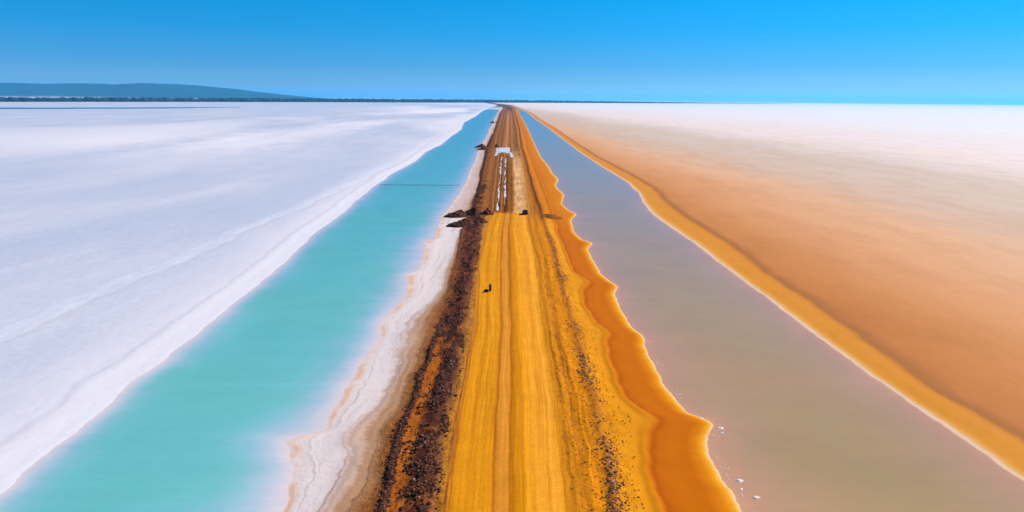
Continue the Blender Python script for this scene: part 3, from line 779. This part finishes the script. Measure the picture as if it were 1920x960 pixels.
PAL = [(0, (60, 29, 18)), (.4, (84, 43, 26)), (.65, (112, 64, 36)), (.85, (126, 78, 50)), (.97, (140, 96, 68)), (1, (170, 130, 104))]
PAL_R = [(0, (84, 48, 38)), (.35, (112, 68, 48)), (.6, (150, 96, 58)), (.85, (186, 132, 96)), (1, (214, 170, 140))]
MAT_ROCK, MAT_ROCK_R = rock_mat('dark_rock', PAL, False), rock_mat('tan_rock', PAL_R, False)
MAT_RUB, MAT_RUB_R = rock_mat('dark_rubble', PAL, True), rock_mat('tan_rubble', PAL_R, True)

BANK_Z = {}


def surf(names, u, y, relief):
    """point on a bank for line coordinate u and distance y (arrays)"""
    u = np.asarray(u, float); y = np.asarray(y, float)
    X = np.zeros_like(u); Z = np.zeros_like(u)
    cxs = np.stack([curve_x(n, y) for n in names]); czs = np.stack([curve_z(n, y) for n in names])
    i = np.clip(np.floor(u).astype(int), 0, len(names) - 2); t = u - i
    k = np.arange(len(u))
    X = cxs[i, k] * (1 - t) + cxs[i + 1, k] * t
    Z = czs[i, k] * (1 - t) + czs[i + 1, k] * t
    return X, Z + relief(X, y, u)


ICO = None


def rubble(name, names, relief, u, y, size, mat, label, tone):
    bm = bmesh.new(); bmesh.ops.create_icosphere(bm, subdivisions=1, radius=1.0)
    bv = np.array([v.co[:] for v in bm.verts]); bf = np.array([[v.index for v in f.verts] for f in bm.faces]); bm.free()
    # plain 12-vertex solid is enough at this size
    bm = bmesh.new(); bmesh.ops.create_icosphere(bm, subdivisions=1, radius=1.0)
    bm.free()
    g = (1 + 5 ** .5) / 2
    bv = np.array([(-1, g, 0), (1, g, 0), (-1, -g, 0), (1, -g, 0), (0, -1, g), (0, 1, g), (0, -1, -g), (0, 1, -g), (g, 0, -1), (g, 0, 1), (-g, 0, -1), (-g, 0, 1)]) / 1.902
    bf = np.array([(0, 11, 5), (0, 5, 1), (0, 1, 7), (0, 7, 10), (0, 10, 11), (1, 5, 9), (5, 11, 4), (11, 10, 2), (10, 7, 6), (7, 1, 8), (3, 9, 4), (3, 4, 2), (3, 2, 6), (3, 6, 8), (3, 8, 9), (4, 9, 5), (2, 4, 11), (6, 2, 10), (8, 6, 7), (9, 8, 1)])
    X, Z = surf(names, u, y, relief)
    n = len(u)
    P = bv[None] * (1 + .35 * (rng.random((n, 12, 1)) - .5) * 2) * size[:, None, None] * (.75 + .5 * rng.random((n, 1, 3)))
    P[:, :, 2] *= .7
    P = P + np.stack([X, y, Z + size * .22], 1)[:, None, :]
    Fc = bf[None] + (np.arange(n) * 12)[:, None, None]
    o = big_mesh(name, P.reshape(-1, 3), Fc.reshape(-1, 3), mat, {'tone': np.repeat(tone, 12)}, smooth=False)
    return tag(o, label, 'rubble', kind='stuff')


def ysample(n, a, b, power=1.0):
    """denser near the camera"""
    t = rng.random(n)
    return a * (b / a) ** (t ** power)


# outer line of stones (only along the near stretch), inner broad band, right-hand band
n = 7000
y = ysample(n, 50, 118); u = 4.16 + rng.normal(0, .1, n) + .06 * vnoise(y / 3, y * 0)
w = .5 + .5 * vnoise(y / 4, y * 0 + 5); keep = rng.random(n) < .35 + .65 * w
rubble('rubble', LEFT_BANK, relief_bank, u[keep], y[keep], (.06 + .12 * rng.random(n) ** 2)[keep], MAT_RUB, 'narrow line of dark stones along the outer edge of the brown bank', rng.random(n)[keep])
n = 34000
y = ysample(n, 50, 330); u = 5.42 + rng.normal(0, .3, n) + .15 * vnoise(y / 5, y * 0 + 9)
u = np.where(y > 108, u - .35 + rng.normal(0, .35, n), u)
w = vnoise(u * 3, y / 2.2) + .6 * vnoise(u * 1.5 + 9, y / 7); keep = (rng.random(n) < .42 + .95 * w) & (u > 3.9) & (u < 6.75)
rubble('rubble', LEFT_BANK, relief_bank, u[keep], y[keep], (.06 + .15 * rng.random(n) ** 2)[keep], MAT_RUB, 'broad band of dark stones heaped along the side of the road', rng.random(n)[keep])
n = 5200
y = ysample(n, 50, 230); u = 1.02 + rng.normal(0, .13, n) + .08 * vnoise(y / 6, y * 0 + 2)
w = vnoise(y / 7, y * 0 + 40); keep = (rng.random(n) < .45 + .6 * w) & (u > .3) & (u < 1.7)
rubble('rubble', RIGHT_BANK, relief_right, u[keep], y[keep], (.05 + .1 * rng.random(n) ** 2)[keep], MAT_RUB_R, 'scattered line of brown stones on the orange bank', rng.random(n)[keep])
n = 2600
y = ysample(n, 50, 200); u = rng.random(n) * 1.5 + .1
rubble('rubble', RIGHT_BANK, relief_right, u, y, .03 + .09 * rng.random(n) ** 2, MAT_RUB_R, 'loose pebbles strewn over the orange bank beside the road', rng.random(n))


def rocks(count, names, relief, fu, y0, y1, smin, smax, mat, label, group):
    variants = [rock_mesh('rock', 1.7 * k + len(label), mat) for k in range(6)]
    y = ysample(count, y0, y1, 1.15); u = fu(count, y)
    X, Z = surf(names, u, y, relief)
    s = smin + (smax - smin) * rng.random(count) ** 1.8
    for i in range(count):
        o = bpy.data.objects.new('rock', variants[i % 6]); COL.objects.link(o)
        o.location = (X[i], y[i], Z[i] + s[i] * .3)
        o.rotation_euler = (random.uniform(-.3, .3), random.uniform(-.3, .3), random.uniform(0, 6.28))
        o.scale = (s[i] * random.uniform(.8, 1.3), s[i] * random.uniform(.8, 1.2), s[i] * random.uniform(.7, 1.1))
        tag(o, label, 'rock', group)


rocks(95, LEFT_BANK, relief_bank, lambda n, y: 4.16 + rng.normal(0, .08, n), 58, 104, .13, .25, MAT_ROCK, 'dark rock in the narrow outer line of stones above the salt crust', 'rocks in the outer stone line')
rocks(155, LEFT_BANK, relief_bank, lambda n, y: np.clip(5.4 + rng.normal(0, .25, n), 4.8, 6.3), 58, 120, .14, .28, MAT_ROCK, 'dark rock in the broad stone band along the road edge', 'rocks in the broad stone band')
rocks(45, RIGHT_BANK, relief_right, lambda n, y: 1.0 + rng.normal(0, .1, n), 58, 115, .1, .2, MAT_ROCK_R, 'brown rock in the scattered stone line on the orange bank', 'rocks on the orange bank')

# ---------------------------------------------------------------- lumps of salt off the scalloped beach
MAT_SALTLUMP = make_plain('salt_lump', (240, 226, 214), .7, .3, .08, 4.0)
for k, (x, yy, s, lab) in enumerate([(24.85, 66.2, .3, 'white salt lump in shallow brine off the orange beach'), (25.6, 63.0, .3, 'white salt lump furthest out from the orange beach'),
                                     (26.35, 78.2, .32, 'white salt lump off the tip of the largest beach point'), (26.2, 77.0, .2, 'small white salt lump behind the largest beach point'),
                                     (24.7, 80.9, .2, 'small white salt lump tucked above the largest beach point'), (24.5, 64.6, .16, 'tiny white salt lump between the beach and two bigger lumps')]):
    me = rock_mesh('salt_lump', 3.3 * k + 2, MAT_SALTLUMP, 2)
    o = bpy.data.objects.new('salt_lump', me); COL.objects.link(o)
    o.location = (x, yy, .0); o.scale = (s * 1.2, s, s * .6)
    tag(o, lab, 'salt lump')
n = 130
yy = ysample(n, 55, 120); xx = curve_x('bank_right', yy) + .5 + np.abs(rng.normal(0, .6, n))
bvn = rng.random(n) * .05 + .02
_keep = vnoise(yy / 2.2, yy * 0 + 3) > .1
def crumbs(X, Y, S, mat, label):
    P, Fc = [], []
    base = [(1, 0, 0), (0, 1, 0), (-1, 0, 0), (0, -1, 0), (0, 0, .8), (0, 0, -.8)]
    tri = [(0, 1, 4), (1, 2, 4), (2, 3, 4), (3, 0, 4), (1, 0, 5), (2, 1, 5), (3, 2, 5), (0, 3, 5)]
    for x, yv, s in zip(X, Y, S):
        o = len(P); P += [(x + s * b[0], yv + s * b[1] * 1.3, s * b[2] * .5 + .01) for b in base]; Fc += [tuple(o + i for i in t) for t in tri]
    return tag(mesh_from('salt_crumbs', P, Fc, mat), label, 'salt', kind='stuff')
crumbs(xx[_keep], yy[_keep], bvn[_keep] * 1.6, MAT_SALTLUMP, 'fine white salt crumbs in the shallows along the orange beach')


# ---------------------------------------------------------------- person on the road
def skin_mesh(name, pts, edges, radii, mat, parent, root=0, sub=2):
    me = bpy.data.meshes.new(name); me.from_pydata(pts, edges, [])
    o = bpy.data.objects.new(name, me); COL.objects.link(o)
    sk = o.modifiers.new('skin', 'SKIN'); sk.use_smooth_shade = True
    o.modifiers.new('sub', 'SUBSURF').levels = sub
    o.modifiers['sub'].render_levels = sub
    for v, r in zip(me.skin_vertices[0].data, radii):
        v.radius = r if isinstance(r, tuple) else (r, r)
    me.skin_vertices[0].data[root].use_root = True
    dg = bpy.context.evaluated_depsgraph_get()
    m2 = bpy.data.meshes.new_from_object(o.evaluated_get(dg))
    o.modifiers.clear(); o.data = m2; bpy.data.meshes.remove(me)
    m2.materials.append(mat)
    if parent: o.parent = parent
    return o


def make_person(loc, rz):
    root = bpy.data.objects.new('person', None); COL.objects.link(root)
    root.location = loc; root.rotation_euler = (0, 0, rz)
    tag(root, 'person in dark clothes standing alone on the yellow road', 'person')
    skin = make_plain('skin', (150, 100, 72), .6, .3, .08)
    dark = make_plain('dark_cloth', (52, 34, 36), .9, .1, .2, 8)
    trou = make_plain('dark_trousers', (44, 32, 34), .9, .1, .2, 8)
    hair = make_plain('black_hair', (24, 18, 18), .6, .2, .2, 20)
    pts = [(0, 0, .95), (0, 0, 1.12), (0, .01, 1.38), (0, .01, 1.5), (0, -.01, 1.62), (0, -.015, 1.72)]
    rad = [(.13, .1), (.13, .09), (.15, .1), .065, (.1, .12), (.085, .105)]
    ed = [(0, 1), (1, 2), (2, 3), (3, 4), (4, 5)]
    for s in (-1, 1):
        b = len(pts)
        pts += [(s * .18, .01, 1.43), (s * .24, .02, 1.17), (s * .25, -.05, .93), (s * .25, -.08, .83)]
        rad += [.055, .042, .032, (.022, .04)]
        ed += [(2, b), (b, b + 1), (b + 1, b + 2), (b + 2, b + 3)]
        pal = b + 3
        for q, (dx, ln) in enumerate([(-.03, .075), (-.01, .085), (.012, .08), (.03, .065)]):
            c = len(pts); pts += [(s * .25, -.08 + dx, .77), (s * .245, -.09 + dx, .77 - ln)]; rad += [.009, .008]; ed += [(pal, c), (c, c + 1)]
        c = len(pts); pts += [(s * .235, -.13, .84), (s * .23, -.15, .79)]; rad += [.011, .009]; ed += [(b + 2, c), (c, c + 1)]
        b = len(pts)
        pts += [(s * .1, 0, .88), (s * .12, -.01, .5), (s * .13, .03, .09), (s * .14, -.14, .04)]
        rad += [.095, .065, .045, (.045, .035)]
        ed += [(0, b), (b, b + 1), (b + 1, b + 2), (b + 2, b + 3)]
    skin_mesh('body', pts, ed, rad, skin, root)
    skin_mesh('shirt', [(0, 0, .82), (0, 0, 1.12), (0, .01, 1.38), (0, .01, 1.47), (-.19, .01, 1.43), (-.24, .02, 1.17), (.19, .01, 1.43), (.24, .02, 1.17)],
              [(0, 1), (1, 2), (2, 3), (2, 4), (4, 5), (2, 6), (6, 7)], [(.22, .18), (.19, .15), (.2, .15), .085, .1, .085, .1, .085], dark, root)
    skin_mesh('trousers', [(0, 0, .97), (-.1, 0, .86), (-.12, -.01, .5), (-.13, .03, .1), (.1, 0, .86), (.12, -.01, .5), (.13, .03, .1)],
              [(0, 1), (1, 2), (2, 3), (0, 4), (4, 5), (5, 6)], [(.19, .15), .15, .13, .12, .15, .13, .12], trou, root)
    skin_mesh('hair', [(0, .03, 1.62), (0, .015, 1.7), (0, -.01, 1.77)], [(0, 1), (1, 2)], [(.1, .09), (.115, .12), (.09, .1)], hair, root)
    fc = []
    for x, z, r in [(-.03, 1.655, .011), (.03, 1.655, .011)]:
        bm = bmesh.new(); bmesh.ops.create_icosphere(bm, subdivisions=1, radius=r); me = bpy.data.meshes.new('eye'); bm.to_mesh(me); bm.free(); me.materials.append(hair)
        e = bpy.data.objects.new('eye', me); COL.objects.link(e); e.parent = root; e.location = (x, -.125, z)
    return root


make_person((-4.4, 134.2, 1.42), RAD(200))

def make_bundle(loc, rz):
    """slumped cloth sack with a gathered, tied neck"""
    V, Fc = [], []
    na = 20
    prof = [(-.52, .05), (-.5, .2), (-.38, .29), (-.15, .33), (.1, .31), (.3, .24), (.42, .12), (.46, .06), (.52, .1), (.58, .13)]
    for k, (x, r) in enumerate(prof):
        for a in range(na):
            th = 2 * math.pi * a / na
            rr = r * (1 + .12 * mnoise.noise(Vector((x * 4, math.cos(th) * 1.5, math.sin(th) * 1.5))))
            V.append((x, rr * math.cos(th) * 1.1, max(.26 + rr * math.sin(th), .0)))
    for k in range(len(prof) - 1):
        for a in range(na):
            Fc.append((k * na + a, k * na + (a + 1) % na, (k + 1) * na + (a + 1) % na, (k + 1) * na + a))
    Fc.append(tuple(range(na - 1, -1, -1))); Fc.append(tuple((len(prof) - 1) * na + a for a in range(na)))
    root = bpy.data.objects.new('cloth_sack', None); COL.objects.link(root); root.location = loc; root.rotation_euler = (0, 0, rz)
    tag(root, 'dark slumped sack lying on the yellow road at the feet of the person', 'sack')
    mesh_from('sack_body', V, Fc, make_plain('dark_sackcloth', (58, 36, 32), .95, .05, .25, 6, bump=.02), root, True)
    bm = bmesh.new(); bmesh.ops.create_cone(bm, segments=16, radius1=.085, radius2=.085, depth=.05)
    me = bpy.data.meshes.new('tie'); bm.to_mesh(me); bm.free(); me.materials.append(make_plain('cord', (150, 120, 90), .9))
    o = bpy.data.objects.new('tie', me); COL.objects.link(o); o.parent = root; o.location = (.46, 0, .26); o.rotation_euler = (0, RAD(90), 0)
    return root


make_bundle((-5.15, 134.1, 1.41), RAD(12))

# ---------------------------------------------------------------- car
def loft(name, secs, mat, parent, smooth=False):
    """secs: list of (y, [(x,z)...]) closed rings"""
    V, Fc = [], []
    m = len(secs[0][1])
    for yv, ring in secs:
        V += [(x, yv, z) for x, z in ring]
    for i in range(len(secs) - 1):
        for j in range(m):
            Fc.append((i * m + j, i * m + (j + 1) % m, (i + 1) * m + (j + 1) % m, (i + 1) * m + j))
    Fc.append(tuple(range(m - 1, -1, -1))); Fc.append(tuple((len(secs) - 1) * m + j for j in range(m)))
    return mesh_from(name, V, Fc, mat, parent, smooth)


def bevel_box(name, c, s, mat, parent, b=.02):
    bm = bmesh.new(); bmesh.ops.create_cube(bm, size=1)
    bmesh.ops.scale(bm, vec=s, verts=bm.verts); bmesh.ops.bevel(bm, geom=bm.edges[:], offset=b, segments=2, affect='EDGES')
    bmesh.ops.translate(bm, vec=c, verts=bm.verts)
    me = bpy.data.meshes.new(name); bm.to_mesh(me); bm.free(); me.materials.append(mat)
    o = bpy.data.objects.new(name, me); COL.objects.link(o); o.parent = parent
    return o


def make_car(loc, rz):
    root = bpy.data.objects.new('parked_car', None); COL.objects.link(root)
    root.location = loc; root.rotation_euler = (0, 0, rz)
    tag(root, 'small black car parked at the far end of the yellow road', 'car')
    paint = make_plain('black_car_paint', (34, 28, 28), .35, .4, .1)
    glass = make_plain('dark_car_glass', (20, 20, 24), .1, .5, .1)
    rub = make_plain('tyre_rubber', (22, 20, 20), .9, .1, .1)
    metal = make_plain('wheel_metal', (120, 120, 122), .4, .5, .1, metallic=.6)
    red = make_plain('tail_lamp_red', (140, 22, 18), .3, .5, .1)
    lamp = make_plain('headlamp_clear', (190, 190, 190), .2, .5, .1)

    def ring(w, z0, z1):
        return [(-w, z0), (w, z0), (w * 1.02, (z0 + z1) / 2), (w * .94, z1), (-w * .94, z1), (-w * 1.02, (z0 + z1) / 2)]
    body = loft('body', [(-2.0, ring(.72, .4, .72)), (-1.9, ring(.82, .3, .86)), (-.9, ring(.86, .26, .95)), (.9, ring(.87, .26, .98)), (1.75, ring(.84, .28, .98)), (1.95, ring(.76, .38, .9))], paint, root)

    def cab(w, zt):
        return [(-w, .93), (w, .93), (w * .8, zt), (-w * .8, zt)]
    loft('cabin', [(-1.0, cab(.8, .97)), (-.35, cab(.8, 1.46)), (1.2, cab(.8, 1.5)), (1.72, cab(.78, 1.0))], paint, root)
    mesh_from('windscreen', [(-.7, -.98, 1.0), (.7, -.98, 1.0), (.6, -.42, 1.42), (-.6, -.42, 1.42)], [(0, 1, 2, 3)], glass, root).location = (0, -.02, .03)
    mesh_from('rear_window', [(-.66, 1.74, 1.04), (.66, 1.74, 1.04), (.58, 1.3, 1.42), (-.58, 1.3, 1.42)], [(3, 2, 1, 0)], glass, root).location = (0, .03, .02)
    for s in (-1, 1):
        for a, b in ((-.62, .2), (.28, 1.15)):
            mesh_from('side_window', [(s * .815, a, 1.0), (s * .815, b, 1.0), (s * .685, b - .03, 1.4), (s * .685, a + .25 if a < 0 else a, 1.4)], [(0, 1, 2, 3)], glass, root)
        bevel_box('tail_lamp', (s * .62, 1.93, .8), (.24, .06, .14), red, root)
        bevel_box('headlight', (s * .58, -1.98, .66), (.26, .06, .12), lamp, root)
        bevel_box('wing_mirror', (s * .95, -.55, 1.02), (.16, .08, .12), paint, root)
        for yv in (-1.25, 1.25):
            bm = bmesh.new(); bmesh.ops.create_cone(bm, cap_ends=True, segments=20, radius1=.31, radius2=.31, depth=.2)
            bmesh.ops.bevel(bm, geom=[e for e in bm.edges if len(e.link_faces) == 2 and abs(e.calc_face_angle(0)) > 1], offset=.04, segments=2, affect='EDGES')
            me = bpy.data.meshes.new('wheel'); bm.to_mesh(me); bm.free(); me.materials.append(rub)
            w = bpy.data.objects.new('wheel', me); COL.objects.link(w); w.parent = root; w.location = (s * .78, yv, .31); w.rotation_euler = (0, RAD(90), 0)
            bm = bmesh.new(); bmesh.ops.create_cone(bm, cap_ends=True, segments=16, radius1=.19, radius2=.19, depth=.22)
            me = bpy.data.meshes.new('rim'); bm.to_mesh(me); bm.free(); me.materials.append(metal)
            r = bpy.data.objects.new('rim', me); COL.objects.link(r); r.parent = w
    bevel_box('rear_bumper', (0, 1.95, .45), (1.5, .12, .2), rub, root)
    bevel_box('front_bumper', (0, -2.0, .45), (1.4, .1, .2), rub, root)
    return root


make_car((4.35, 231.5, 1.42), RAD(186))

# ---------------------------------------------------------------- far wood and hills
def make_hills():
    V, xs = [], np.linspace(-16000, -2600, 160)
    prof_x = [-16000, -13500, -11500, -9100, -8000, -6600, -5600, -5000, -4200, -3500, -2600]
    prof_h = [190, 235, 225, 246, 240, 258, 240, 185, 100, 40, -8]
    ts = np.linspace(-1, 1, 26)
    X = np.repeat(xs[:, None], 26, 1); T = np.repeat(ts[None], 160, 0)
    Hh = np.interp(xs, prof_x, prof_h)[:, None] + 8 * fbm(xs / 420, xs * 0, 5)[:, None] * sstep(-2600, -3800, xs)[:, None]
    Y = 12300 + T * 1500 + 300 * vnoise(X / 900, X * 0)
    Z = Hh * np.exp(-(T * 1.5) ** 2) * (1 + .12 * fbm(X / 350, Y / 350, 4) * (1 - np.exp(-(T * 3) ** 2))) - 14
    V = np.stack([X, Y, Z], 2).reshape(-1, 3)
    M = Mat('scrub_hills')
    n = M.noise(M.pos(), .004, 6, .6)
    m = M.principled(M.ramp(n, [(.3, (.002, .028, .036, 1)), (.7, (.008, .045, .05, 1))]), .95)
    return tag(big_mesh('hills', V, grid_faces(160, 26), m), 'long low blue hills on the horizon beyond the salt flat', kind='structure')


make_hills()


def make_wood():
    path = np.array([(-4200, 2600), (-2618, 3546), (-2249, 4428), (-1600, 5500), (-700, 6600), (300, 7900), (1800, 9600), (3300, 11500), (5600, 14000)], float)
    hts = np.array([22, 22, 24, 27, 28, 27, 20, 12, 4], float)
    seg = np.r_[0, np.cumsum(np.hypot(*np.diff(path, axis=0).T))]
    n = 7000
    s = rng.random(n) * seg[-1]
    x = np.interp(s, seg, path[:, 0]); y = np.interp(s, seg, path[:, 1]); h = np.interp(s, seg, hts)
    dens = .5 + .5 * vnoise(s / 130, s * 0)
    keep = rng.random(n) < .5 + dens
    x, y, h = x[keep], y[keep], h[keep]; n = len(x)
    x = x + rng.normal(0, 30, n); y = y + np.abs(rng.normal(0, 120, n))
    h = h * (.45 + .75 * rng.random(n))
    w = 6 + h * (.4 + .5 * rng.random(n))
    g = (1 + 5 ** .5) / 2
    bv = np.array([(-1, g, 0), (1, g, 0), (-1, -g, 0), (1, -g, 0), (0, -1, g), (0, 1, g), (0, -1, -g), (0, 1, -g), (g, 0, -1), (g, 0, 1), (-g, 0, -1), (-g, 0, 1)]) / 1.902
    bf = np.array([(0, 11, 5), (0, 5, 1), (0, 1, 7), (0, 7, 10), (0, 10, 11), (1, 5, 9), (5, 11, 4), (11, 10, 2), (10, 7, 6), (7, 1, 8), (3, 9, 4), (3, 4, 2), (3, 2, 6), (3, 6, 8), (3, 8, 9), (4, 9, 5), (2, 4, 11), (6, 2, 10), (8, 6, 7), (9, 8, 1)])
    P = bv[None] * (1 + .5 * (rng.random((n, 12, 1)) - .5)) * np.stack([w, w, h * .55], 1)[:, None, :]
    P = P + np.stack([x, y, h * .45], 1)[:, None, :]
    Fc = bf[None] + (np.arange(n) * 12)[:, None, None]
    M = Mat('far_foliage')
    m = M.principled(M.ramp(M.noise(M.pos(), .03, 4), [(.35, (.008, .016, .018, 1)), (.65, (.025, .035, .03, 1))]), .95)
    return tag(big_mesh('far_wood', P.reshape(-1, 3), Fc.reshape(-1, 3), m, smooth=False), 'dark strip of far off trees and scrub along the horizon', 'trees', kind='stuff')


make_wood()

# ---------------------------------------------------------------- haze
def make_haze():
    x0, x1, y0, y1, z0, z1 = -76000, 76000, -400, 43500, -18, 330
    V = [(x, yv, z) for z in (z0, z1) for yv in (y0, y1) for x in (x0, x1)]
    Fc = [(0, 2, 3, 1), (4, 5, 7, 6), (0, 1, 5, 4), (2, 6, 7, 3), (0, 4, 6, 2), (1, 3, 7, 5)]
    m = bpy.data.materials.new('haze_air'); m.use_nodes = True; t = m.node_tree; t.nodes.clear()
    out = t.nodes.new('ShaderNodeOutputMaterial'); v = t.nodes.new('ShaderNodeVolumePrincipled')
    v.inputs['Color'].default_value = (.12, .57, .98, 1); v.inputs['Density'].default_value = HAZE; v.inputs['Anisotropy'].default_value = .2
    t.links.new(v.outputs[0], out.inputs['Volume'])
    return tag(mesh_from('haze', V, Fc, m), 'thin blue haze over the whole plain', kind='stuff')


HAZE = 4.2e-5
make_haze()
